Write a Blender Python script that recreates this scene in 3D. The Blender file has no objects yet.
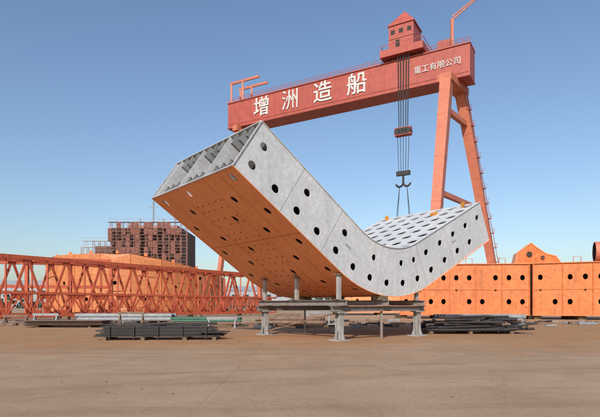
import bpy, math, random
from mathutils import Vector, Matrix
random.seed(7)
V=Vector
scene=bpy.context.scene

# ------------------------------------------------------------------ materials
def paint(name,c1,c2,scale=1.2,rough=0.5,streak=0.0,rust=0.0,bump=0.05,metal=0.0,fine=0.15,spec=0.4,rustcol=(0.12,0.045,0.02)):
    m=bpy.data.materials.new(name); m.use_nodes=True
    nt=m.node_tree; N=nt.nodes; L=nt.links
    b=N['Principled BSDF']; b.inputs['Roughness'].default_value=rough; b.inputs['Metallic'].default_value=metal
    b.inputs['Specular IOR Level'].default_value=spec
    tc=N.new('ShaderNodeTexCoord')
    n1=N.new('ShaderNodeTexNoise'); n1.inputs['Scale'].default_value=scale; n1.inputs['Detail'].default_value=8; n1.inputs['Roughness'].default_value=0.65
    L.new(tc.outputs['Object'],n1.inputs['Vector'])
    r1=N.new('ShaderNodeMapRange'); r1.inputs[1].default_value=0.35; r1.inputs[2].default_value=0.68
    L.new(n1.outputs['Fac'],r1.inputs[0])
    mx=N.new('ShaderNodeMix'); mx.data_type='RGBA'; mx.inputs[6].default_value=(*c1,1); mx.inputs[7].default_value=(*c2,1)
    L.new(r1.outputs[0],mx.inputs[0]); out=mx.outputs[2]
    n2=N.new('ShaderNodeTexNoise'); n2.inputs['Scale'].default_value=scale*9; n2.inputs['Detail'].default_value=6
    L.new(tc.outputs['Object'],n2.inputs['Vector'])
    m2=N.new('ShaderNodeMix'); m2.data_type='RGBA'; m2.blend_type='MULTIPLY'; m2.inputs[0].default_value=1
    r2=N.new('ShaderNodeMapRange'); r2.inputs[1].default_value=0.3; r2.inputs[2].default_value=0.7; r2.inputs[3].default_value=1-fine*1.6; r2.inputs[4].default_value=1.0
    L.new(n2.outputs['Fac'],r2.inputs[0]); L.new(out,m2.inputs[6]); L.new(r2.outputs[0],m2.inputs[7]); out=m2.outputs[2]
    if streak>0 or rust>0:
        mp=N.new('ShaderNodeMapping'); mp.inputs['Scale'].default_value=(2.2,2.2,0.25)
        L.new(tc.outputs['Object'],mp.inputs['Vector'])
        n3=N.new('ShaderNodeTexNoise'); n3.inputs['Scale'].default_value=1.6; n3.inputs['Detail'].default_value=7
        L.new(mp.outputs[0],n3.inputs['Vector'])
        r3=N.new('ShaderNodeMapRange'); r3.inputs[1].default_value=0.54; r3.inputs[2].default_value=0.74; r3.inputs[4].default_value=max(streak,rust)
        L.new(n3.outputs['Fac'],r3.inputs[0])
        m3=N.new('ShaderNodeMix'); m3.data_type='RGBA'; m3.inputs[7].default_value=(*rustcol,1)
        L.new(r3.outputs[0],m3.inputs[0]); L.new(out,m3.inputs[6]); out=m3.outputs[2]
    L.new(out,b.inputs['Base Color'])
    if bump>0:
        bp=N.new('ShaderNodeBump'); bp.inputs['Strength'].default_value=bump; bp.inputs['Distance'].default_value=0.05
        L.new(n2.outputs['Fac'],bp.inputs['Height']); L.new(bp.outputs[0],b.inputs['Normal'])
    return m
M_orange=paint('orange_primer',(0.84,0.32,0.135),(0.78,0.26,0.10),0.5,0.45,rust=0.22,fine=0.10,rustcol=(0.35,0.13,0.06))
M_orange2=paint('orange_primer_b',(0.70,0.205,0.06),(0.59,0.155,0.045),0.25,0.55,rust=0.35,fine=0.2)
M_tan=paint('orange_pale',(0.64,0.235,0.085),(0.53,0.175,0.06),0.25,0.55,rust=0.35,fine=0.2)
M_red=paint('truss_red_orange',(0.60,0.12,0.05),(0.46,0.085,0.04),0.4,0.55,rust=0.45,fine=0.25)
M_crane=paint('crane_red',(0.40,0.085,0.06),(0.33,0.068,0.05),0.08,0.55,rust=0.3,fine=0.14)
M_craneleg=paint('crane_leg_orange',(0.54,0.175,0.10),(0.46,0.14,0.08),0.1,0.55,rust=0.2,fine=0.12)
M_white=paint('white_grey_paint',(0.57,0.58,0.59),(0.48,0.495,0.51),0.6,0.45,streak=0.28,fine=0.12,rustcol=(0.28,0.255,0.24))
M_wedge=paint('pale_grey_plate',(0.52,0.53,0.54),(0.40,0.41,0.43),0.8,0.5,fine=0.15)
M_rib=paint('rib_primer_grey',(0.30,0.31,0.32),(0.20,0.205,0.21),1.5,0.6,fine=0.25,rust=0.3)
M_inner=paint('inner_shade_dark',(0.03,0.026,0.026),(0.045,0.035,0.03),1.0,0.8,fine=0.2)  # near-black colour carries the shade inside boxes, pipe bores and openings
M_dark=paint('dark_steel',(0.022,0.021,0.023),(0.04,0.034,0.032),2.0,0.6,rust=0.35,fine=0.3,rustcol=(0.10,0.05,0.03))
M_grey=paint('galvanised',(0.32,0.33,0.34),(0.20,0.21,0.22),2.0,0.5,rust=0.3,fine=0.2)
M_green=paint('green_paint',(0.05,0.16,0.10),(0.04,0.11,0.08),2.0,0.6,fine=0.2)
M_stand=paint('stand_paint',(0.42,0.41,0.39),(0.30,0.28,0.26),2.5,0.55,rust=0.35,fine=0.25)
M_plat=paint('platform_steel',(0.24,0.20,0.18),(0.30,0.26,0.235),2.0,0.7,rust=0.5,fine=0.3)
M_rusty=paint('rusty_beam',(0.20,0.10,0.06),(0.28,0.20,0.15),2.0,0.75,rust=0.5,fine=0.3)
M_brick=paint('scaffold_net_red',(0.28,0.11,0.08),(0.20,0.08,0.065),0.25,0.85,fine=0.4,streak=0.3)
M_wall=paint('hall_wall_brown',(0.19,0.10,0.08),(0.13,0.07,0.06),0.2,0.85,fine=0.3)
M_scaf=paint('scaffold_pole',(0.38,0.19,0.15),(0.30,0.15,0.12),0.3,0.7)
M_letter=paint('letter_white',(0.66,0.65,0.62),(0.5,0.49,0.47),0.5,0.6,rust=0.25)
M_cable=paint('cable_black',(0.03,0.03,0.035),(0.05,0.05,0.05),1,0.6)
M_mark=paint('stencil_mark',(0.08,0.09,0.12),(0.12,0.13,0.15),2,0.6)
M_yellow=paint('lug_yellow_orange',(0.70,0.30,0.03),(0.58,0.22,0.03),2,0.5)
M_haze=paint('far_wall',(0.36,0.38,0.40),(0.30,0.32,0.34),0.05,0.9)
M_leaf=paint('foliage',(0.07,0.09,0.05),(0.045,0.06,0.035),0.3,0.9,fine=0.3)
M_wood=paint('timber',(0.22,0.15,0.09),(0.15,0.10,0.06),3,0.8,fine=0.3)

# ------------------------------------------------------------------ mesh builder
class MB:
    def __init__(s,name): s.name=name; s.v=[]; s.f=[]; s.m=[]; s.mats=[]
    def mi(s,mat):
        if mat not in s.mats: s.mats.append(mat)
        return s.mats.index(mat)
    def poly(s,pts,mat):
        b=len(s.v); s.v.extend([tuple(p) for p in pts]); s.f.append(tuple(range(b,b+len(pts)))); s.m.append(s.mi(mat))
    def obox(s,c,X,Y,Z,mat):
        """box: centre c, half-axis vectors X,Y,Z"""
        c=V(c); b=len(s.v)
        for sx in(-1,1):
            for sy in(-1,1):
                for sz in(-1,1): s.v.append(tuple(c+X*sx+Y*sy+Z*sz))
        for q in((0,1,3,2),(4,6,7,5),(0,4,5,1),(2,3,7,6),(0,2,6,4),(1,5,7,3)):
            s.f.append(tuple(b+i for i in q)); s.m.append(s.mi(mat))
    def box(s,c,size,mat,rz=0.0):
        X=V((math.cos(rz),math.sin(rz),0))*size[0]/2; Y=V((-math.sin(rz),math.cos(rz),0))*size[1]/2
        s.obox(c,X,Y,V((0,0,size[2]/2)),mat)
    def beam(s,p1,p2,w,h,mat,up=V((0,0,1))):
        p1=V(p1);p2=V(p2); d=(p2-p1); l=d.length; d.normalize()
        if abs(d.dot(up))>0.98: up=V((1,0,0))
        X=d.cross(up).normalized(); Y=X.cross(d).normalized()
        s.obox((p1+p2)/2,d*l/2,X*w/2,Y*h/2,mat)
    def ibeam(s,p1,p2,w,h,mat,t=0.03):
        p1=V(p1);p2=V(p2); d=(p2-p1).normalized(); up=V((0,0,1)); X=d.cross(up).normalized(); Y=X.cross(d)
        s.beam(p1+Y*(h/2-t/2),p2+Y*(h/2-t/2),w,t,mat); s.beam(p1-Y*(h/2-t/2),p2-Y*(h/2-t/2),w,t,mat)
        s.beam(p1,p2,t,h-2*t,mat)
    def cyl(s,p1,p2,r1,mat,r2=None,n=12,cap=True):
        if r2 is None:r2=r1
        p1=V(p1);p2=V(p2); d=(p2-p1).normalized(); up=V((0,0,1)) if abs(d.z)<0.95 else V((1,0,0))
        X=d.cross(up).normalized(); Y=X.cross(d); b=len(s.v)
        for i in range(n):
            a=2*math.pi*i/n; o=X*math.cos(a)+Y*math.sin(a)
            s.v.append(tuple(p1+o*r1)); s.v.append(tuple(p2+o*r2))
        k=s.mi(mat)
        for i in range(n):
            j=(i+1)%n; s.f.append((b+2*i,b+2*j,b+2*j+1,b+2*i+1)); s.m.append(k)
        if cap:
            s.f.append(tuple(b+2*i for i in range(n))); s.m.append(k)
            s.f.append(tuple(b+2*i+1 for i in reversed(range(n)))); s.m.append(k)
    def tube(s,p1,p2,r,mat,th=0.02,n=14):
        s.cyl(p1,p2,r,mat,n=n,cap=False)
        p1=V(p1);p2=V(p2); s.cyl(p1,p2,r-th,M_inner,n=n,cap=False)
        d=(p2-p1).normalized(); up=V((0,0,1)) if abs(d.z)<0.95 else V((1,0,0)); X=d.cross(up).normalized(); Y=X.cross(d)
        for p in(p1,p2):
            for i in range(n):
                a=2*math.pi*i/n; c=2*math.pi*(i+1)/n
                s.poly([p+(X*math.cos(a)+Y*math.sin(a))*r,p+(X*math.cos(c)+Y*math.sin(c))*r,p+(X*math.cos(c)+Y*math.sin(c))*(r-th),p+(X*math.cos(a)+Y*math.sin(a))*(r-th)],mat)
    def panel(s,F,us,vs,hole,mat,rim=0.05,n=16):
        """sheet with real openings. F(u,v,d)->point; hole(i,j)->(ru,rv) or None"""
        for i in range(len(us)-1):
            for j in range(len(vs)-1):
                u0,u1,v0,v1=us[i],us[i+1],vs[j],vs[j+1]; uc=(u0+u1)/2; vc=(v0+v1)/2
                h=hole(i,j)
                if not h:
                    s.poly([F(u0,v0,0),F(uc,v0,0),F(u1,v0,0),F(u1,v1,0),F(uc,v1,0),F(u0,v1,0)],mat); continue
                ru,rv=h; O=[];I=[];D=[]
                for k in range(n):
                    a=2*math.pi*k/n; ca,sa=math.cos(a),math.sin(a); mm=max(abs(ca),abs(sa))
                    O.append(F(uc+ca/mm*(u1-u0)/2,vc+sa/mm*(v1-v0)/2,0))
                    I.append(F(uc+ca*ru,vc+sa*rv,0)); D.append(F(uc+ca*ru,vc+sa*rv,rim))
                for k in range(n):
                    q=(k+1)%n
                    s.poly([O[k],O[q],I[q],I[k]],mat); s.poly([I[k],I[q],D[q],D[k]],mat)
    def build(s,parent=None,bevel=0.0):
        me=bpy.data.meshes.new(s.name); me.from_pydata(s.v,[],s.f)
        for m in s.mats: me.materials.append(m)
        me.polygons.foreach_set('material_index',s.m); me.update()
        o=bpy.data.objects.new(s.name,me); scene.collection.objects.link(o)
        if parent: o.parent=parent
        if bevel>0:
            md=o.modifiers.new('bev','BEVEL'); md.width=bevel; md.segments=1; md.limit_method='ANGLE'
        return o
def empty(name):
    o=bpy.data.objects.new(name,None); scene.collection.objects.link(o); return o
def lin(a,b,n): return [a+(b-a)*i/n for i in range(n+1)]

# ------------------------------------------------------------------ ground
gm=bpy.data.materials.new('yard_ground'); gm.use_nodes=True
nt=gm.node_tree;N=nt.nodes;L=nt.links;b=N['Principled BSDF'];b.inputs['Roughness'].default_value=0.95;b.inputs['Specular IOR Level'].default_value=0.15
tc=N.new('ShaderNodeTexCoord')
def noise(scale,detail=8,rough=0.6,vec=None,sc=None,rot=0.15):
    n=N.new('ShaderNodeTexNoise'); n.inputs['Scale'].default_value=scale;n.inputs['Detail'].default_value=detail;n.inputs['Roughness'].default_value=rough
    if sc:
        mp=N.new('ShaderNodeMapping'); mp.inputs['Scale'].default_value=sc; mp.inputs['Rotation'].default_value=(0,0,rot); L.new(tc.outputs['Object'],mp.inputs['Vector']); L.new(mp.outputs[0],n.inputs['Vector'])
    else: L.new(tc.outputs['Object'],n.inputs['Vector'])
    return n
def rng(src,a,b_,c=0,d=1):
    r=N.new('ShaderNodeMapRange'); r.inputs[1].default_value=a;r.inputs[2].default_value=b_;r.inputs[3].default_value=c;r.inputs[4].default_value=d
    L.new(src,r.inputs[0]); return r.outputs[0]
def mix(fac,a,bb,mode='MIX'):
    m=N.new('ShaderNodeMix'); m.data_type='RGBA'; m.blend_type=mode
    if hasattr(fac,'links') : L.new(fac,m.inputs[0])
    else: m.inputs[0].default_value=fac
    for s_,i in((a,6),(bb,7)):
        if isinstance(s_,tuple): m.inputs[i].default_value=(*s_,1)
        else: L.new(s_,m.inputs[i])
    return m.outputs[2]
def mth(op,a,bb=0.0):
    m=N.new('ShaderNodeMath'); m.operation=op
    for s_,i in((a,0),(bb,1)):
        if isinstance(s_,(int,float)): m.inputs[i].default_value=s_
        else: L.new(s_,m.inputs[i])
    return m.outputs[0]
c=mix(rng(noise(0.35,10,0.6).outputs['Fac'],0.35,0.65),(0.45,0.32,0.215),(0.37,0.26,0.172))
c=mix(rng(noise(0.10,6,0.6,sc=(0.35,1.6,1)).outputs['Fac'],0.5,0.68,0,0.7),c,(0.51,0.375,0.26))
sx=N.new('ShaderNodeSeparateXYZ'); L.new(tc.outputs['Object'],sx.inputs[0])
X_,Y_=sx.outputs['X'],sx.outputs['Y']
wob=rng(noise(0.12,6,0.6).outputs['Fac'],0.3,0.7,-7,7)
yy=mth('ADD',Y_,wob)
zone=mth('MULTIPLY',rng(yy,15,24),rng(yy,60,42))
zone=mth('MULTIPLY',zone,rng(noise(0.5,8,0.7).outputs['Fac'],0.3,0.6,0.35,0.85))
c=mix(zone,c,(0.40,0.20,0.085))
c=mix(rng(noise(0.6,8,0.7,sc=(0.22,2.0,1)).outputs['Fac'],0.56,0.74,0,0.55),c,(0.22,0.16,0.12))
c=mix(rng(noise(1.3,9,0.75).outputs['Fac'],0.60,0.75,0,0.6),c,(0.20,0.15,0.115))
st=noise(0.22,4,0.5).outputs['Fac']
band=mth('MULTIPLY',rng(st,0.50,0.515),rng(st,0.56,0.52))
c=mix(mth('MULTIPLY',band,0.3),c,(0.27,0.20,0.15))
brk=rng(noise(0.9,6,0.7).outputs['Fac'],0.35,0.6,0.1,1.0)
for off,sl,am,fr in((11.5,0.10,1.6,0.11),(13.4,0.10,1.6,0.11),(17.2,-0.16,1.2,0.09),(19.1,-0.16,1.2,0.09),(8.2,-0.05,0.9,0.16)):
    path=mth('ADD',mth('ADD',mth('MULTIPLY',X_,sl),off),mth('MULTIPLY',mth('SINE',mth('MULTIPLY',X_,fr)),am))
    dd=mth('ABSOLUTE',mth('SUBTRACT',Y_,path))
    c=mix(mth('MULTIPLY',rng(dd,0.30,0.12,0,0.38),brk),c,(0.24,0.175,0.13))
for comp,per in((X_,6.0),(Y_,5.0)):
    f=mth('ABSOLUTE',mth('SUBTRACT',mth('FRACT',mth('DIVIDE',mth('ADD',comp,301.7),per)),0.5))
    c=mix(mth('MULTIPLY',rng(f,0.4965,0.499,0,0.35),brk),c,(0.17,0.13,0.10))
sp=noise(9,10,0.8)
c=mix(rng(sp.outputs['Fac'],0.35,0.65,0.0,1.0),c,mix(1.0,c,(0.76,0.74,0.72),'MULTIPLY'))
sp2=noise(60,4,0.8)
c=mix(rng(sp2.outputs['Fac'],0.4,0.6,0.0,1.0),c,mix(1.0,c,(0.80,0.78,0.76),'MULTIPLY'))
L.new(c,b.inputs['Base Color'])
bp=N.new('ShaderNodeBump');bp.inputs['Strength'].default_value=0.4;bp.inputs['Distance'].default_value=0.04
L.new(sp.outputs['Fac'],bp.inputs['Height']);L.new(bp.outputs[0],b.inputs['Normal'])
g=MB('ground'); S=2500
g.poly([(-S,-300,0),(S,-300,0),(S,3000,0),(-S,3000,0)],gm); g.build()

# ------------------------------------------------------------------ the bent box girder
th=math.radians(39); A=V((math.cos(th),math.sin(th),0)); Wd=V((-math.sin(th),math.cos(th),0)); B=V((1.93,23.6,0))
aL=math.radians(34); aR=math.radians(26); R=7.0; D=2.5; W=7.9
t0,z0=-5.96,7.26; LL=7.0; LA=R*(aL+aR); LR=6.85; LT=LL+LA+LR
def prof(u):
    if u<LL:
        a=-aL; t=t0+u*math.cos(aL); z=z0-u*math.sin(aL)
    else:
        tl=t0+LL*math.cos(aL); zl=z0-LL*math.sin(aL)
        C=(tl+R*math.sin(aL),zl+R*math.cos(aL))
        if u<LL+LA:
            a=-aL+(u-LL)/R; t=C[0]+R*math.sin(a); z=C[1]-R*math.cos(a)
        else:
            a=aR; e=u-LL-LA; t=C[0]+R*math.sin(a)+e*math.cos(a); z=C[1]-R*math.cos(a)+e*math.sin(a)
    return t,z,a
def G(u,d,w):
    """u along, d up through the depth, w across"""
    t,z,a=prof(u); t-=math.sin(a)*d; z+=math.cos(a)*d
    return B+A*t+V((0,0,z))+Wd*w
gird=empty('bent_box_girder')
US=lin(0,LT,15)
mb=MB('front_web')
vs=[0,D*0.06,D*0.48,D*0.9,D]
def hs2(i,j):
    if j==1 and i<14: return (0.21,0.175)
    if j==2 and (i%2==0 or i>7): return (0.20,0.165)
mb.panel(lambda u,v,d:G(u,v,d),US,vs,hs2,M_white)
mb.build(gird)
mb=MB('rear_web'); mb.panel(lambda u,v,d:G(u,v,W-d),US,vs,hs2,M_white); mb.build(gird)
ws=lin(0,W,6)
mb=MB('bottom_plate')
UB=lin(0,LT,20)
def hb(i,j):
    if j in(0,5): return (0.22,0.16) if i%2==0 else None
    if j in(1,4): return (0.22,0.17) if i%2==1 else None
    if j==2: return (0.2,0.16) if i%4==2 else None
    return (0.2,0.16) if i%4==0 else None
mb.panel(lambda u,v,d:G(u,d,v),UB,ws,hb,M_orange)
for w in(W/6,2*W/6,4*W/6,5*W/6):
    for k in range(60):
        u=LT*k/60; mb.poly([G(u,-0.004,w-0.015),G(u+LT/60,-0.004,w-0.015),G(u+LT/60,-0.004,w+0.015),G(u,-0.004,w+0.015)],M_orange2)
for u in(UB[4],UB[8],UB[12],UB[16]):
    mb.poly([G(u-0.02,-0.006,0),G(u+0.02,-0.006,0),G(u+0.02,-0.006,W),G(u-0.02,-0.006,W)],M_orange2)
for i in range(1,18):
    for w in (W*0.36,W*0.42,W*0.5,W*0.58,W*0.64):
        for k in(0.3,0.7):
            if random.random()<0.85:
                u=UB[i]+(UB[1]-UB[0])*k
                p=G(u,-0.03,w); q=G(u,0.0,w); mb.cyl(q,p,0.028,M_inner,n=8)
mb.build(gird)
mb=MB('top_plate')
mb.panel(lambda u,v,d:G(u,D-d,v),lin(0,LT,21),lin(0,W,7),lambda i,j:(0.27,0.31),M_white)
mb.build(gird)
mb=MB('edge_flanges')
for w0 in(-0.05,W+0.0):
    for d in(-0.03,D-0.0):
        for k in range(40):
            u=LT*k/40;u2=LT*(k+1)/40
            P=[G(u,d,w0),G(u2,d,w0),G(u2,d+0.03,w0),G(u,d+0.03,w0)];Q=[p+Wd*0.05 for p in P]
            mat=M_orange if d<0 else M_white
            mb.poly(P,mat);mb.poly(Q,mat);mb.poly([P[0],P[1],Q[1],Q[0]],mat);mb.poly([P[3],P[2],Q[2],Q[3]],mat)
for u in(US[2],US[4],US[7],US[10],US[12]):
    mb.poly([G(u-0.012,0.03,-0.004),G(u+0.012,0.03,-0.004),G(u+0.012,D,-0.004),G(u-0.012,D,-0.004)],M_grey)
for u in(US[5]-0.35,US[12]+0.4):
    for k in range(4):
        h_=random.uniform(.07,.12); mb.poly([G(u+k*0.11,1.25,-0.005),G(u+k*0.11+0.05,1.25,-0.005),G(u+k*0.11+0.05,1.25+h_,-0.005),G(u+k*0.11,1.25+h_,-0.005)],M_mark)
mb.build(gird)
mb=MB('light_block_diaphragms')  # dark plates added inside to block light behind the openings
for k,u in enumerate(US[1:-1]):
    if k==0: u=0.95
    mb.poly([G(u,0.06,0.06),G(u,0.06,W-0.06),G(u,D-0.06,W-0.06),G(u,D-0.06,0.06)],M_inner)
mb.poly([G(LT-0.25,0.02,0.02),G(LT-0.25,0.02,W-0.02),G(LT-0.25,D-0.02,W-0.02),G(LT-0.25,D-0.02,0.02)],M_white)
mb.build(gird)
mb=MB('end_ribs')
def slab(u0,u1,d0,d1,w0,w1,mat):
    P=[G(u,d,w) for u in(u0,u1) for d in(d0,d1) for w in(w0,w1)]
    for q in((0,1,3,2),(4,6,7,5),(0,4,5,1),(2,3,7,6),(0,2,6,4),(1,5,7,3)): mb.poly([P[i] for i in q],mat)
for k in range(1,13):
    w=W*k/13
    if k%4==0: slab(0.0,0.9,0.01,D-0.01,w-0.02,w+0.02,M_wedge)
    else:
        slab(0.02,0.9,0.01,0.5,w-0.02,w+0.02,M_rib); slab(0.02,0.9,D-0.6,D-0.01,w-0.02,w+0.02,M_rib)
        slab(0.02,0.9,0.5,0.52,w-0.07,w+0.07,M_rib); slab(0.02,0.9,D-0.62,D-0.6,w-0.07,w+0.07,M_rib)
slab(-0.02,0.03,-0.03,0.03,-0.05,W+0.05,M_wedge); slab(-0.02,0.03,D-0.03,D+0.03,-0.05,W+0.05,M_wedge)
slab(-0.02,0.03,0.03,D-0.03,-0.05,0.0,M_wedge); slab(-0.02,0.03,0.03,D-0.03,W,W+0.05,M_wedge)
slab(LT-0.7,LT-0.4,D,D+0.3,0.8,0.88,M_yellow); slab(LT-0.7,LT-0.4,D,D+0.3,W-0.88,W-0.8,M_yellow)
slab(LT-1.5,LT-1.2,D,D+0.15,2.3,2.7,M_yellow)
mb.build(gird)

# ------------------------------------------------------------------ support trestle
tr=MB('support_trestle')
def P(t,w,z): return B+A*t+Wd*w+V((0,0,z))
for t in(0.05,5.9):
    for w in(0.15,6.3):
        p=P(t,w,0)
        tr.obox(p+V((0,0,0.03)),A*0.38,Wd*0.38,V((0,0,0.03)),M_stand)
        # built-up H column
        tr.obox(p+V((0,0,0.69)),A*0.015,Wd*0.12,V((0,0,0.63)),M_stand)
        for s in(-1,1): tr.obox(p+Wd*s*0.135+V((0,0,0.69)),A*0.15,Wd*0.014,V((0,0,0.63)),M_stand)
        tr.obox(p+V((0,0,1.35)),A*0.26,Wd*0.26,V((0,0,0.03)),M_stand)
        for s in(-1,1):
            for X,Y in((A,Wd),(Wd,A)):
                o=Y*0.015
                a_=[p+X*s*0.15+V((0,0,0.06)),p+X*s*0.37+V((0,0,0.06)),p+X*s*0.15+V((0,0,0.62))]
                for q in(-1,1): tr.poly([x+o*q for x in a_],M_stand)
                for e in range(3):
                    x,y=a_[e],a_[(e+1)%3]; tr.poly([x-o,y-o,y+o,x+o],M_stand)
for w in(0.15,6.3): tr.ibeam(P(-0.5,w,1.52),P(6.5,w,1.52),0.30,0.28,M_plat)
for t in(0.05,3.0,5.9): tr.ibeam(P(t,-0.35,1.81),P(t,6.9,1.81),0.30,0.28,M_plat)
tr.beam(P(3.0,0.15,0.0),P(3.0,0.15,1.38),0.12,0.12,M_plat) ; tr.beam(P(3.0,6.3,0.0),P(3.0,6.3,1.38),0.12,0.12,M_plat)
tr.beam(P(0.05,6.3,0.2),P(0.05,0.5,1.3),0.06,0.06,M_rusty)
def under(t):
    best=min((abs(prof(LT*k/400)[0]-t),prof(LT*k/400)[1]) for k in range(401)); return best[1]
for t in(0.05,3.0,5.9):
    for w in(0.2,3.4,6.3):
        zt=under(t)-0.02
        if zt-1.95>0.25:
            tr.obox(P(t,w,(1.95+zt)/2),A*0.09,Wd*0.09,V((0,0,(zt-1.95)/2)),M_stand)
            tr.obox(P(t,w,zt-0.03),A*0.2,Wd*0.18,V((0,0,0.03)),M_rusty)
            tr.obox(P(t,w,1.965),A*0.2,Wd*0.14,V((0,0,0.015)),M_rusty)
        else: tr.obox(P(t,w,(1.95+zt)/2),A*0.3,Wd*0.25,V((0,0,(zt-1.95)/2)),M_wood)
tr.build(bevel=0.006)

# ------------------------------------------------------------------ goliath crane
crane=empty('gantry_crane')
E1=V((37.4,110,0)); gd=V((-58.1,33.8,0)).normalized(); GL=67.2; nb=V((-gd.y,gd.x,0)); 
if nb.y<0: nb=-nb
ZC=56.0; GH=7.4
mb=MB('main_girder')
c=E1+gd*GL/2+nb*2.6; c.z=ZC
mb.obox(c,gd*GL/2,nb*2.6,V((0,0,GH/2)),M_crane)
for zz in(-GH/2+0.1,GH/2-0.1):
    mb.obox(c+V((0,0,zz)),gd*(GL/2+0.1),nb*2.85,V((0,0,0.14)),M_crane)
for k in range(1,17):
    q=E1+gd*(GL*k/17)+nb*0; q.z=ZC
    mb.obox(q-nb*0.03,gd*0.06,nb*0.05,V((0,0,GH/2-0.2)),M_crane)
q=E1+gd*GL/2; q.z=ZC-GH/2+1.0; mb.obox(q-nb*0.05,gd*(GL/2-0.3),nb*0.05,V((0,0,0.08)),M_crane)
for off in(0.15,5.0):
    for hh in(0.6,1.2):
        p=E1+nb*off; p.z=ZC+GH/2+hh; mb.beam(p,p+gd*GL,0.09,0.09,M_crane)
    for k in range(0,46):
        p=E1+nb*off+gd*GL*k/45; p.z=ZC+GH/2; mb.beam(p,p+V((0,0,1.2)),0.09,0.09,M_crane)
for k,hh in((GL-1,5.5),(GL-5,5.5)):
    for off in(0.3,4.6):
        p=E1+gd*k+nb*off; p.z=ZC+GH/2; mb.beam(p,p+V((0,0,hh)),0.5,0.5,M_craneleg)
for off in(0.3,4.6):
    p=E1+gd*(GL-0.6)+nb*off; p.z=ZC+GH/2+5.5; mb.beam(p,p-gd*10,0.45,0.6,M_craneleg)
mb.build(crane)
mb=MB('legs')
rw=V((.616,.788,0))
def leg(p1,p2,w1,w2,mat):
    p1=V(p1);p2=V(p2); d=(p2-p1).normalized(); X=gd; Y=d.cross(X).normalized(); X=Y.cross(d)
    a_=[p1+X*sx*w1/2+Y*sy*w1/2 for sx,sy in((-1,-1),(1,-1),(1,1),(-1,1))]
    b_=[p2+X*sx*w2/2+Y*sy*w2/2 for sx,sy in((-1,-1),(1,-1),(1,1),(-1,1))]
    for k in range(4):
        q=(k+1)%4; mb.poly([a_[k],a_[q],b_[q],b_[k]],mat)
    mb.poly(a_,mat);mb.poly(b_,mat)
    for f in(0.2,0.4,0.6,0.8):
        c_=p1.lerp(p2,f); ww=(w1+(w2-w1)*f)/2+0.05; mb.obox(c_,X*ww,Y*ww,d*0.07,mat)
zb=ZC-GH/2
def frame(C,near,far,w1,w2,tw):
    a1=C-rw*tw; a2=C+rw*tw; a1.z=a2.z=zb
    leg(a1,(near[0],near[1],2.5),w1,w2,M_craneleg); leg(a2,(far[0],far[1],2.5),w1,w2,M_craneleg)
    mb.beam(a1-rw*1.5+V((0,0,-0.6)),a2+rw*1.5+V((0,0,-0.6)),w1*1.3,1.6,M_craneleg)
    for f,s in((0.16,1.0),(0.55,0.9)):
        n1=a1.lerp(V((near[0],near[1],2.5)),f); n2=a2.lerp(V((far[0],far[1],2.5)),f)
        mb.beam(n1,n2,s,s*1.1,M_craneleg)
    s1=V((near[0],near[1],2.6)); s2=V((far[0],far[1],2.6)); mb.beam(s1-rw*3,s2+rw*3,2.2,2.2,M_craneleg)
    for s in(s1,s2):
        for k in(-3,-1,1,3):
            mb.beam(s+rw*k*1.3+V((0,0,-1.1)),s+rw*k*1.3+V((0,0,-1.9)),1.2,1.8,M_craneleg,up=rw)
            mb.cyl(s+rw*k*1.3-gd*0.3+V((0,0,-2.2)),s+rw*k*1.3+gd*0.3+V((0,0,-2.2)),0.4,M_dark)
frame(E1+gd*4.0+nb*2.0,(24.8,95.5),(50.5,127),2.4,1.7,4.0)
frame(E1+gd*(GL-4.0)+nb*2.0,(-22.5,134),(-12,152),1.3,1.1,2.0)
pa=V((36.5,115.2,zb)); pb=V((50.5,127,2.5))
for k in range(12):
    f=0.10+0.07*k; p=pa.lerp(pb,f)+V((1.5,0.4,0)); mb.box(p,(1.3,1.0,0.1),M_crane)
    for q in((-.6,-.45),(.6,-.45),(.6,.45)): mb.beam(p+V((q[0],q[1],0)),p+V((q[0],q[1],1.1)),0.06,0.06,M_crane)
    mb.beam(p+V((-.6,-.45,1.1)),p+V((.6,-.45,1.1)),0.06,0.06,M_crane)
for s in(-.3,.3): mb.beam(pa+V((1.4+s,0,0)),pb+V((1.4+s,0,0)),0.1,0.1,M_crane)
mb.build(crane)
mb=MB('trolley')
def CP(k,off,z): 
    p=E1+gd*k+nb*off; p.z=ZC+GH/2+z; return p
mb.obox(CP(15.2,2.6,1.5),gd*5.2,nb*4.2,V((0,0,0.8)),M_crane)
mb.obox(CP(15.6,2.6,5.2),gd*3.0,nb*3.0,V((0,0,3.0)),M_crane)
mb.obox(CP(15.6,2.6,8.25),gd*3.25,nb*3.25,V((0,0,0.1)),M_crane)
r=[CP(12.4,-0.6,8.35),CP(18.8,-0.6,8.35),CP(18.8,5.8,8.35),CP(12.4,5.8,8.35)]; ap=[CP(15.0,0.6,11.4),CP(15.0,4.6,11.4)]
mb.poly([r[0],r[1],ap[0]],M_crane);mb.poly([r[2],r[3],ap[1]],M_crane);mb.poly([r[1],r[2],ap[1],ap[0]],M_crane);mb.poly([r[3],r[0],ap[0],ap[1]],M_crane)
for k in(10.1,20.3):
    for off in(-1.5,2,6.5): mb.beam(CP(k,off,2.3),CP(k,off,3.4),0.1,0.1,M_crane)
    mb.beam(CP(k,-1.5,3.4),CP(k,6.5,3.4),0.1,0.1,M_crane)
mb.beam(CP(10.1,-1.5,3.4),CP(20.3,-1.5,3.4),0.1,0.1,M_crane)
for k in(11.8,13.5,15.2,16.9,18.6): mb.beam(CP(k,-1.5,2.3),CP(k,-1.5,3.4),0.08,0.08,M_crane)
for k in(13.6,15.6,17.6):
    mb.obox(CP(k,-0.43,6.6),gd*0.5,nb*0.03,V((0,0,0.5)),M_inner)
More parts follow.
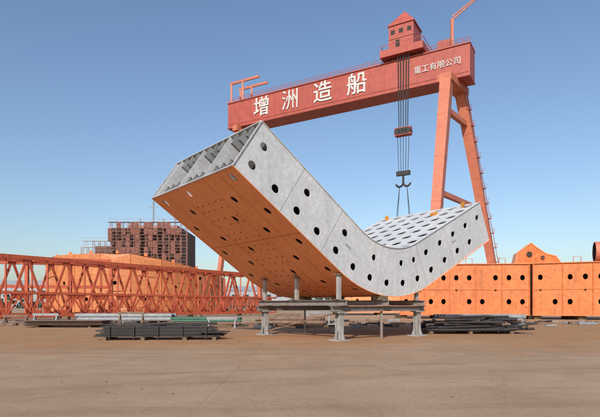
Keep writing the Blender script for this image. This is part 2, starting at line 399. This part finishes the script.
mb.obox(CP(16.4,-0.43,3.6),gd*0.5,nb*0.03,V((0,0,1.0)),M_inner)
mb.beam(CP(12.5,-0.5,5.1),CP(18.7,-0.5,5.1),0.1,0.15,M_craneleg)
mb.beam(CP(4.5,2.6,0),CP(4.5,2.6,7.5),0.6,0.6,M_craneleg)
j0=CP(4.5,2.6,7.2); j1=CP(-2.5,2.6,11.5); up=V((0,0,0.9))
mb.beam(j0,j1,0.2,0.2,M_craneleg); mb.beam(j0+up,j1+up*0.3,0.2,0.2,M_craneleg)
for k in range(8):
    a_=j0.lerp(j1,k/8); b_=j0.lerp(j1,(k+.5)/8)+up*(1-.7*(k+.5)/8); c_=j0.lerp(j1,(k+1)/8); mb.beam(a_,b_,0.1,0.1,M_craneleg); mb.beam(b_,c_,0.1,0.1,M_craneleg)
mb.obox(CP(6,2.6,1.3),gd*1.4,nb*1.4,V((0,0,1.2)),M_crane)
mb.build(crane)
mb=MB('hoist_ropes')
for k in(13.6,14.2,14.9,15.6,16.2):
    for off in(-0.6,-1.0):
        a_=CP(k,off,0.6); b_=CP(14.9+(k-14.9)*0.8,off,0); b_.z=43
        mb.cyl(a_,b_,0.06,M_cable,n=5)
c=CP(14.9,-0.8,0); c.z=42.2
mb.obox(c,gd*1.9,nb*0.8,V((0,0,0.9)),M_crane)
for k in(-1.2,-0.4,0.4,1.2): mb.cyl(c+gd*k-nb*0.9,c+gd*k+nb*0.9,0.75,M_dark,n=14)
for k in(-1.4,-0.7,0,0.7,1.4):
    mb.cyl(c+gd*k,V((c.x,c.y,33))+gd*k*0.8,0.07,M_cable,n=5)
c2=V((c.x,c.y,32.5)); mb.obox(c2,gd*1.6,nb*0.4,V((0,0,0.5)),M_dark)
pts=[c2+V((0,0,-0.5)),c2+V((0,0,-2.0))]
mb.cyl(pts[0],pts[1],0.25,M_dark)
for s in(-1,1):
    pr_=pts[1]
    for k in range(1,9):
        a_=k*math.pi/9; q=pts[1]+gd*s*(0.9-0.9*math.cos(a_))+V((0,0,-1.1*math.sin(a_)))
        mb.cyl(pr_,q,0.26,M_dark,r2=0.22,n=8); pr_=q
for s in(-1,1):
    for o_ in(-1.2,1.2):
        mb.cyl(c2+gd*s*0.9+V((0,0,-3.0)),V((c.x,c.y,9.2))+gd*s*2.6+nb*o_,0.07,M_cable,n=5)
mb.build(crane)
for ch,k in(('增',55.4),('洲',46.2),('造',36.5),('船',27.0)):
    cu=bpy.data.curves.new('girder_character','FONT'); cu.body=ch; cu.size=5.6; cu.align_x='CENTER'; cu.align_y='CENTER'; cu.extrude=0.05; cu.offset=0.0 if ch=='洲' else 0.05
    cu.materials.append(M_letter)
    o=bpy.data.objects.new('girder_character',cu); scene.collection.objects.link(o)
    p=E1+gd*k-nb*0.18; p.z=ZC+0.1
    X=-gd; Z=-nb; Y=V((0,0,1)); m=Matrix((X,Y,Z)).transposed().to_4x4(); m.translation=p
    o.matrix_world=m; o.parent=crane
cu=bpy.data.curves.new('girder_small_text','FONT'); cu.body='重工有限公司'; cu.size=1.8; cu.align_x='CENTER'; cu.align_y='CENTER'; cu.extrude=0.03
cu.materials.append(M_letter); o=bpy.data.objects.new('girder_small_text',cu); scene.collection.objects.link(o)
p=E1+gd*7.2-nb*0.2; p.z=ZC; m=Matrix((-gd,V((0,0,1)),-nb)).transposed().to_4x4(); m.translation=p; o.matrix_world=m; o.parent=crane

# ------------------------------------------------------------------ lattice truss (lying boom)
def truss(name,p1,p2,h1,h2,wid,n,mat,ch=0.42,dg=0.2,z0=0.35):
    mb=MB(name); p1=V(p1);p2=V(p2); d=(p2-p1).normalized(); nn=V((-d.y,d.x,0))
    if nn.y<0: nn=-nn
    def T(f,side,top):
        p=p1.lerp(p2,f)+nn*wid*side; p.z=z0+(h1+(h2-h1)*f)*top; return p
    for s in(0,1):
        for tp in(0,1): mb.beam(T(0,s,tp),T(1,s,tp),ch,ch,mat)
        for k in range(n):
            f0=k/n;f1=(k+1)/n;fm=(f0+f1)/2
            mb.beam(T(f0,s,0),T(fm,s,1),dg,dg,mat); mb.beam(T(fm,s,1),T(f1,s,0),dg,dg,mat)
            mb.beam(T(f0,s,0),T(f0,s,1),dg*0.7,dg*0.7,mat)
            g_=T(fm,s,1)+V((0,0,-0.35)); mb.obox(g_,d*0.5,nn*0.02,V((0,0,0.3)),mat)
            g_=T(f0,s,0)+V((0,0,0.35)); mb.obox(g_,d*0.5,nn*0.025,V((0,0,0.3)),mat)
    for k in range(n+1):
        f=k/n
        for tp in(0,1): mb.beam(T(f,0,tp),T(f,1,tp),dg,dg,mat)
        if k<n: mb.beam(T(f,0,1),T((k+1)/n,1,1),dg*0.7,dg*0.7,mat)
    for k in range(0,n+1,3):
        for s in(0,1):
            p=T(k/n,s,0); mb.box((p.x,p.y,z0/2-ch/4),(0.8,0.8,z0-ch/2),M_wood)
    return mb.build()
truss('lattice_truss',(-46,50,0),(-8.0,98,0),7.5,7.2,4.5,12,M_red,ch=0.52,dg=0.27)
truss('lattice_truss',(-34,52,0),(-4,84,0),2.6,2.4,2.2,14,M_red,ch=0.26,dg=0.14,z0=0.5)
mb=MB('stored_box_beam')
mb.beam((-60,72,8.6),(-31,82,8.6),1.0,1.1,M_red)
for k in range(6):
    f=k/5; p=V((-60,72,0)).lerp(V((-31,82,0)),f); mb.beam(p,p+V((0,0,8.05)),0.5,0.5,M_red)
mb.beam((-60,72,4.6),(-31,82,4.6),0.4,0.5,M_red)
mb.build()

# ------------------------------------------------------------------ faceted orange girder section
mb=MB('curved_girder_section')
cx,cy,RR=-36,117,24.0
def Fc(u,v,d):
    a=math.radians(-90)+u; r_=RR-d
    return V((cx+r_*math.cos(a)*0.84,cy+r_*math.sin(a),v))
def Ftop(u):
    return 11.3-3.6*max(0,(u-0.25))-4.5*max(0,(-u-0.7))
us=lin(-1.15,1.3,9)
mb.panel(lambda u,v,d:Fc(u,0.4+v*(Ftop(u)-0.4),d),us,[0,0.08,0.36,0.64,0.92,1],lambda i,j:(0.018,0.036) if j in(1,2,3) and (i+j)%2==0 else None,M_tan,rim=0.2)
mb.panel(lambda u,v,d:Fc(u,0.4+v*(Ftop(u)-0.4),4.0),us,[0,1],lambda i,j:None,M_tan)
mb.panel(lambda u,v,d:Fc(u,Ftop(u),4.0*v),us,[0,1],lambda i,j:None,M_tan)
mb.panel(lambda u,v,d:Fc(u,0.5+v*(Ftop(u)-0.6),1.5),us,[0,1],lambda i,j:None,M_inner)  # dark sheet behind the holes, interior shade put into its colour
for i,u in enumerate(us):
    mb.beam(Fc(u,0.4,-0.04),Fc(u,Ftop(u),-0.04),0.12,0.1,M_orange2)
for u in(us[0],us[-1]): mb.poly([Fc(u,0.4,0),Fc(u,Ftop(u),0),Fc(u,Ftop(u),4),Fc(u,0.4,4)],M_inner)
for u in us[::3]: mb.box(Fc(u,0.2,2),(1.2,3,0.4),M_wood)
for k in range(9):
    uu=(us[k]+us[min(k+1,9)])/2; p=Fc(uu,Ftop(uu)-0.1,1.5); mb.beam(p,p+V((0,0,0.8)),0.12,0.5,M_orange2)
mb.build()

# ------------------------------------------------------------------ orange straight box girders on right
def boxgirder(name,p1,p2,z0,h1,h2,wid,n,mat,var=0):
    mb=MB(name); p1=V(p1);p2=V(p2); d=(p2-p1); Lg=d.length; d.normalize(); nn=V((-d.y,d.x,0))
    if nn.y<0: nn=-nn
    def F(u,v,dd):
        p=p1+d*(Lg*u)+nn*dd; p.z=z0+v*(h1+(h2-h1)*u); return p
    us=lin(0,1,n)
    def hh(i,j):
        if j==1 and (i+var)%3!=1: return (0.27/Lg,0.055)
        if j==3 and (i+var)%4!=2: return (0.27/Lg,0.055)
        if j==2 and (i+var)%3==1: return (0.15/Lg,0.025)
    mb.panel(F,us,[0,0.1,0.42,0.56,0.9,1.0],hh,mat,rim=0.12)
    mb.panel(lambda u,v,dd:F(u,v,wid),us,[0,1],lambda i,j:None,mat)
    mb.panel(lambda u,v,dd:F(u,1,v*wid),us,[0,1],lambda i,j:None,mat)
    mb.panel(lambda u,v,dd:F(u,0,v*wid),us,[0,1],lambda i,j:None,mat)
    for u in(0,1): mb.poly([F(u,0,0),F(u,1,0),F(u,1,wid),F(u,0,wid)],mat)
    for u in us[1:-1]:
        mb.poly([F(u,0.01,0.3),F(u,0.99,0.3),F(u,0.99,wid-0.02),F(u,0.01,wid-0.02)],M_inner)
    mb.panel(lambda u,v,dd:F(u,0.01+0.98*v,0.9),us,[0,1],lambda i,j:None,M_inner)  # near-black backing sheet, stands in for shade behind the holes
    for i,u in enumerate(us):
        if i%2==0: mb.beam(F(u,0,-0.05),F(u,1,-0.05),0.12,0.1,mat)
    for v in(0.0,1.0): mb.beam(F(0,v,-0.08),F(1,v,-0.08),0.2,0.1,mat)
    mb.beam(F(0,0.5,-0.03),F(1,0.5,-0.03),0.08,0.08,mat)
    for k in range(n):
        if random.random()<0.4:
            u=(k+0.5)/n; v=random.choice((0.2,0.8)); p=F(u,v,-0.02); mb.obox(p+d*0.45,d*0.16,nn*0.03,V((0,0,0.22)),M_tan)
    for u in us[::3]:
        p=F(u,0,wid/2); mb.box((p.x,p.y,z0/2-0.03),(0.8,wid*0.9,z0-0.06),M_wood)
    for k in range(0,n*2):
        if k%5<2:
            u=(k+0.5)/(2*n); p=F(u,1,0.3); mb.beam(p,p+V((0,0,0.7)),0.05,0.05,M_red)
            if k%5==0: q=F((k+1.5)/(2*n),1,0.3); mb.beam(p+V((0,0,0.68)),q+V((0,0,0.68)),0.04,0.04,M_red)
    return mb.build()
boxgirder('orange_box_girder',(12.6,63,0),(27.2,59.3,0),0.5,6.3,6.1,4.5,10,M_orange2)
boxgirder('orange_box_girder',(27.45,58.9,0),(44,53.9,0),0.5,6.1,6.2,4.5,11,M_orange2,1)
boxgirder('orange_box_girder',(6,84,0),(30,82,0),0.5,7.2,7.4,4.5,10,M_orange,2)
boxgirder('orange_box_girder',(18,119,0),(30,115.5,0),0.4,8.8,8.8,5,6,M_orange2,1)
mb=MB('tilted_hull_block')
q=V((28.2,60.2,0.3))
pr=[(-2.3,6.4),(-2.0,7.7),(-0.4,8.9),(0.2,8.4),(1.4,7.6),(2.6,7.3),(3.2,6.5)]
f_=[q+V((x,0,z)) for x,z in pr]; k_=[p+V((0.6,2.6,0)) for p in f_]
mb.poly(f_,M_orange2);mb.poly(k_,M_orange2)
for i in range(len(pr)):
    j=(i+1)%len(pr); mb.poly([f_[i],f_[j],k_[j],k_[i]],M_orange)
    mb.beam(f_[i]+V((0,-0.04,0)),f_[j]+V((0,-0.04,0)),0.08,0.12,M_orange)
mb.cyl(q+V((-0.6,-0.03,7.5)),q+V((-0.6,-0.08,7.5)),0.35,M_inner); mb.cyl(q+V((1.0,-0.03,7.1)),q+V((1.0,-0.08,7.1)),0.25,M_inner)
for x in(-2,0,2): mb.box(q+V((x,1.5,6.3)),(0.3,2.4,0.3),M_wood)
mb.build()
mb=MB('steel_pipe_section')
mb.tube((35.7,59,8.0),(40,57.5,8.0),1.05,M_red,th=0.1,n=24)
mb.tube((34.9,59.3,8.0),(35.7,59,8.0),1.2,M_craneleg,th=0.1,n=24); mb.box((37.5,58.2,6.85),(2,2,0.25),M_wood)
mb.build()

# ------------------------------------------------------------------ building in scaffold
bl=empty('scaffolded_building')
mb=MB('walls')
x0,x1,y0,y1,zt=-57.5,-36,152,172,25.2
mb.box(((x0+x1)/2,(y0+y1)/2,zt/2),(x1-x0,y1-y0,zt),M_wall)
mb.box(((x0+x1)/2+1,(y0+y1)/2,zt+0.6),(x1-x0-6,y1-y0-6,1.2),M_scaf)
mb.box((-60.5,(y0+y1)/2,10),(6,14,20),M_wall)
mb.build(bl)
mb=MB('scaffold')
yf=y0-2.4
for k in range(19):
    x=x0-8+ k*(x1-x0+10)/18; top=zt+0.8+random.random()*1.8 if x>x0-1 else zt-3.5-random.random()*3
    for yy in(yf,yf+1.3): mb.cyl((x,yy,0),(x,yy,top),0.09,M_scaf,n=5)
for j in range(14):
    z=1.9+j*1.9; xs=x0-8 if z<zt-4 else x0
    for yy in(yf,yf+1.3): mb.beam((xs,yy,z),(x1+2,yy,z),0.09,0.09,M_scaf)
    mb.beam((xs,yf,z+0.9),(x1+2,yf,z+0.9),0.06,0.06,M_scaf)
    mb.box(((x0+x1)/2,yf+0.65,z-0.07),(x1-x0,1.2,0.06),M_wood)
for k in range(16):
    xa=x0+k*(x1-x0)/16
    for j in range(13):
        if random.random()<0.33:
            z=1.95+j*1.9; yy=yf-0.15+random.uniform(-.05,.05); mb.poly([(xa+.05,yy,z),(xa+1.3,yy,z),(xa+1.3,yy,z+1.75),(xa+.05,yy,z+1.75)],M_brick)
for k in range(8):
    xa=x0-8+k*4
    for j in range(0,11,2):
        z=1.9+j*1.9
        if xa<x0 and z>zt-8: continue
        mb.beam((xa,yf-.1,z),(xa+2,yf-.1,z+3.8),0.07,0.07,M_scaf)
mb.cyl((-46,157,zt),(-46,157,34.5),0.22,M_grey,n=6); mb.beam((-47.5,157,32.5),(-44.5,157,32.5),0.2,0.2,M_grey); mb.beam((-46,157,31.0),(-44,157,28.5),0.15,0.15,M_grey)
mb.build(bl)

# ------------------------------------------------------------------ stacks of steel
mb=MB('steel_angle_stack')
random.seed(3)
sd=V((1,0.06,0)).normalized(); sn=V((-sd.y,sd.x,0))
o=V((-9.75,24.0,0))
for k in(0.4,2.2,4.2,5.6): mb.obox(o+sd*k+sn*0.75+V((0,0,0.07)),sd*0.09,sn*0.95,V((0,0,0.07)),M_wood)
for lay in range(6):
    for r_ in range(8):
        st=random.uniform(-0.3,0.3)+lay*0.05; ln=5.9+random.uniform(-0.8,0.3)-lay*0.12
        a_=o+sd*st+sn*(0.1+r_*0.19)+V((0,0,0.17+lay*0.085)); b_=a_+sd*ln+V((0,0,random.uniform(-.01,.02)))
        mb.beam(a_,b_,0.16,0.012,M_dark); mb.beam(a_+V((0,0,0.03))-sn*0.08,b_+V((0,0,0.03))-sn*0.08,0.012,0.065,M_dark)
for k in range(5):
    p=o+sd*(0.6+k*1.15)-sn*0.05; mb.beam(p,p+V((0,0,0.68)),0.05,0.05,M_dark)
for k in range(12):
    a_=o+sd*random.uniform(0,3.0)+sn*random.uniform(0.2,1.4)+V((0,0,0.70+random.uniform(0,.08))); mb.beam(a_,a_+sd*random.uniform(2,3)+sn*random.uniform(-.3,.3)+V((0,0,random.uniform(-.03,.05))),0.07,0.05,M_dark)
mb.build()
mb=MB('steel_bar_pile')
o=V((7.2,29.6,0))
for k in(0.5,2.8,5.2): mb.box(o+V((k,0.9,0.08)),(0.18,2.6,0.16),M_wood)
for i in range(130):
    lay=int(i/24); r_=i%24
    a_=o+V((random.uniform(-0.3,1.6)+lay*0.25,-0.3+r_*0.11,0.2+lay*0.15+random.uniform(0,.05))); ln=random.uniform(3.2,5.4)-lay*0.45
    d_=V((1,random.uniform(-0.07,0.07),random.uniform(-0.01,0.03)))
    mb.cyl(a_,a_+d_*ln,random.uniform(0.05,0.08),M_dark if random.random()<.9 else M_rusty,n=7)
for i in range(30):
    a_=o+V((random.uniform(3.5,6.2),random.uniform(-0.6,1.2),random.uniform(0.06,0.5))); mb.beam(a_,a_+V((random.uniform(-1,1.2),random.uniform(-.6,.6),random.uniform(-.05,.2))),0.12,0.1,M_dark)
mb.build()
def pipes(name,o,d,n,r,ln,mat,layers=2):
    mb=MB(name); o=V(o); d=V(d).normalized(); nn=V((-d.y,d.x,0))
    for k in(0.15,0.85): mb.beam(o+d*ln*k-nn*r+V((0,0,0.08)),o+d*ln*k+nn*(n*2*r)+V((0,0,0.08)),0.2,0.16,M_wood)
    for l in range(layers):
        for k in range(n-l):
            a_=o+nn*(k*2*r+l*r)+V((0,0,0.16+r+l*r*1.74))+d*random.uniform(-.2,.2); mb.tube(a_,a_+d*ln,r,mat)
    mb.build()
pipes('pipe_stack',(-21,47,0),(1,0.05,0),5,0.2,9,M_grey)
pipes('pipe_stack',(-11.5,45,0),(1,0.02,0),6,0.12,6,M_green)
pipes('pipe_stack',(-10.5,38,0),(1,0.12,0),4,0.11,6,M_rusty,1)
pipes('pipe_stack',(-3.2,40,0),(1,-0.1,0),5,0.16,5,M_rusty)
pipes('pipe_stack',(12,42,0),(1,0.05,0),6,0.2,7,M_grey)
mb=MB('steel_plate_stack')
for k in range(9): 
    mb.box((-18+random.uniform(-.2,.2),39+random.uniform(-.2,.2),0.14+k*0.045),(6,2.2,0.025),M_rusty if k%3 else M_dark,rz=random.uniform(-.02,.02))
for x in(-20,-16): mb.box((x,39,0.05),(0.2,2,0.1),M_wood)
mb.build()
for i,(x,y) in enumerate([(-25,44),(-21.6,42.5),(-14,41.5),(-5.6,36),(-1.0,41),(1.6,44),(14.5,40)]):
    mb=MB('steel_trestle'); hh=0.75+0.15*(i%3); l=1.1
    mb.beam((x-l,y,hh),(x+l,y,hh),0.2,0.2,M_grey if i%2 else M_rusty)
    for s in(-1,1):
        for q in(-.4,.4): mb.beam((x+s*l*0.85,y,hh-0.1),(x+s*l*0.85,y+q,0),0.1,0.1,M_grey if i%2 else M_rusty)
        mb.beam((x+s*l*0.85,y-.3,0.25),(x+s*l*0.85,y+.3,0.25),0.06,0.06,M_rusty)
    mb.build()
mb=MB('scrap_steel')
for i in range(170):
    x=random.uniform(-28,30); y=random.uniform(36,54) if x<20 else random.uniform(42,50)
    mb.box((x,y,0.12),(random.uniform(.2,1.6),random.uniform(.1,.5),random.uniform(.1,.24)),random.choice([M_dark,M_rusty,M_grey,M_rusty,M_dark]),rz=random.uniform(-.4,.4))
mb.build()
mb=MB('loose_debris')
for i in range(150):
    y=random.uniform(9,34); x=random.uniform(-0.62,0.62)*y; s=random.uniform(0.006,0.022)
    mb.box((x,y,s*0.4),(s*random.uniform(1,3),s,s),random.choice([M_rusty,M_wood,M_stand]),rz=random.uniform(0,3))
mb.build()
mb=MB('distant_warehouse')
for x,y,w_,h_ in((-150,330,120,14),(-20,380,110,12),(120,360,130,13),(260,330,120,15)):
    mb.box((x,y,h_/2),(w_,40,h_),M_haze)
    mb.poly([(x-w_/2,y-20.5,h_),(x+w_/2,y-20.5,h_),(x+w_/2,y,h_+4),(x-w_/2,y,h_+4)],M_haze)
    mb.poly([(x-w_/2,y+20.5,h_),(x+w_/2,y+20.5,h_),(x+w_/2,y,h_+4),(x-w_/2,y,h_+4)],M_haze)
    for k in range(int(w_/8)): mb.box((x-w_/2+4+k*8,y-20.1,h_*0.7),(4,0.3,1.6),M_inner)
mb.build()
mb=MB('distant_trees')
for i in range(9000):
    x=random.uniform(-420,420); y=random.uniform(268,290); top=6+2.5*math.sin(x*0.06)+2*math.sin(x*0.23+1)+random.uniform(-1.5,1)
    z=random.uniform(0.0,1)*top; s=random.uniform(0.6,1.4)
    n_=V((random.uniform(-1,1),random.uniform(-1,0.2),random.uniform(-.5,1))).normalized(); X=n_.cross(V((0.3,0.2,1))).normalized()*s; Y=n_.cross(X).normalized()*s
    c=V((x,y,z)); mb.poly([c-X,c-Y*0.7,c+X,c+Y],M_leaf)
mb.build()

# ------------------------------------------------------------------ light, sky, camera
elev=math.radians(34); sdv=V((-0.30,-0.954,0)).normalized()
sun_dir=V((sdv.x*math.cos(elev),sdv.y*math.cos(elev),math.sin(elev)))
sl=bpy.data.lights.new('sun','SUN'); sl.energy=4.7; sl.angle=math.radians(0.6); sl.color=(1.0,0.94,0.86)
so=bpy.data.objects.new('sun',sl); scene.collection.objects.link(so); so.rotation_euler=sun_dir.to_track_quat('Z','Y').to_euler(); so.location=(0,0,80)
w=bpy.data.worlds.new('World'); scene.world=w; w.use_nodes=True
nt=w.node_tree; sk=nt.nodes.new('ShaderNodeTexSky'); sk.sky_type='NISHITA'; sk.sun_disc=False; sk.sun_elevation=elev
sk.sun_rotation=math.atan2(sdv.x,sdv.y); sk.air_density=1.15; sk.dust_density=1.6; sk.ozone_density=3.2
nt.links.new(sk.outputs[0],nt.nodes['Background'].inputs[0]); nt.nodes['Background'].inputs[1].default_value=0.15
cam=bpy.data.cameras.new('camera'); cam.lens=30; cam.sensor_width=36; cam.shift_y=0.161; cam.clip_end=6000; cam.clip_start=0.1
co=bpy.data.objects.new('camera',cam); scene.collection.objects.link(co); co.location=(0,0,1.7); co.rotation_euler=(math.radians(90),0,0)
scene.camera=co
scene.view_settings.view_transform='Standard'; scene.view_settings.look='None'; scene.view_settings.exposure=0
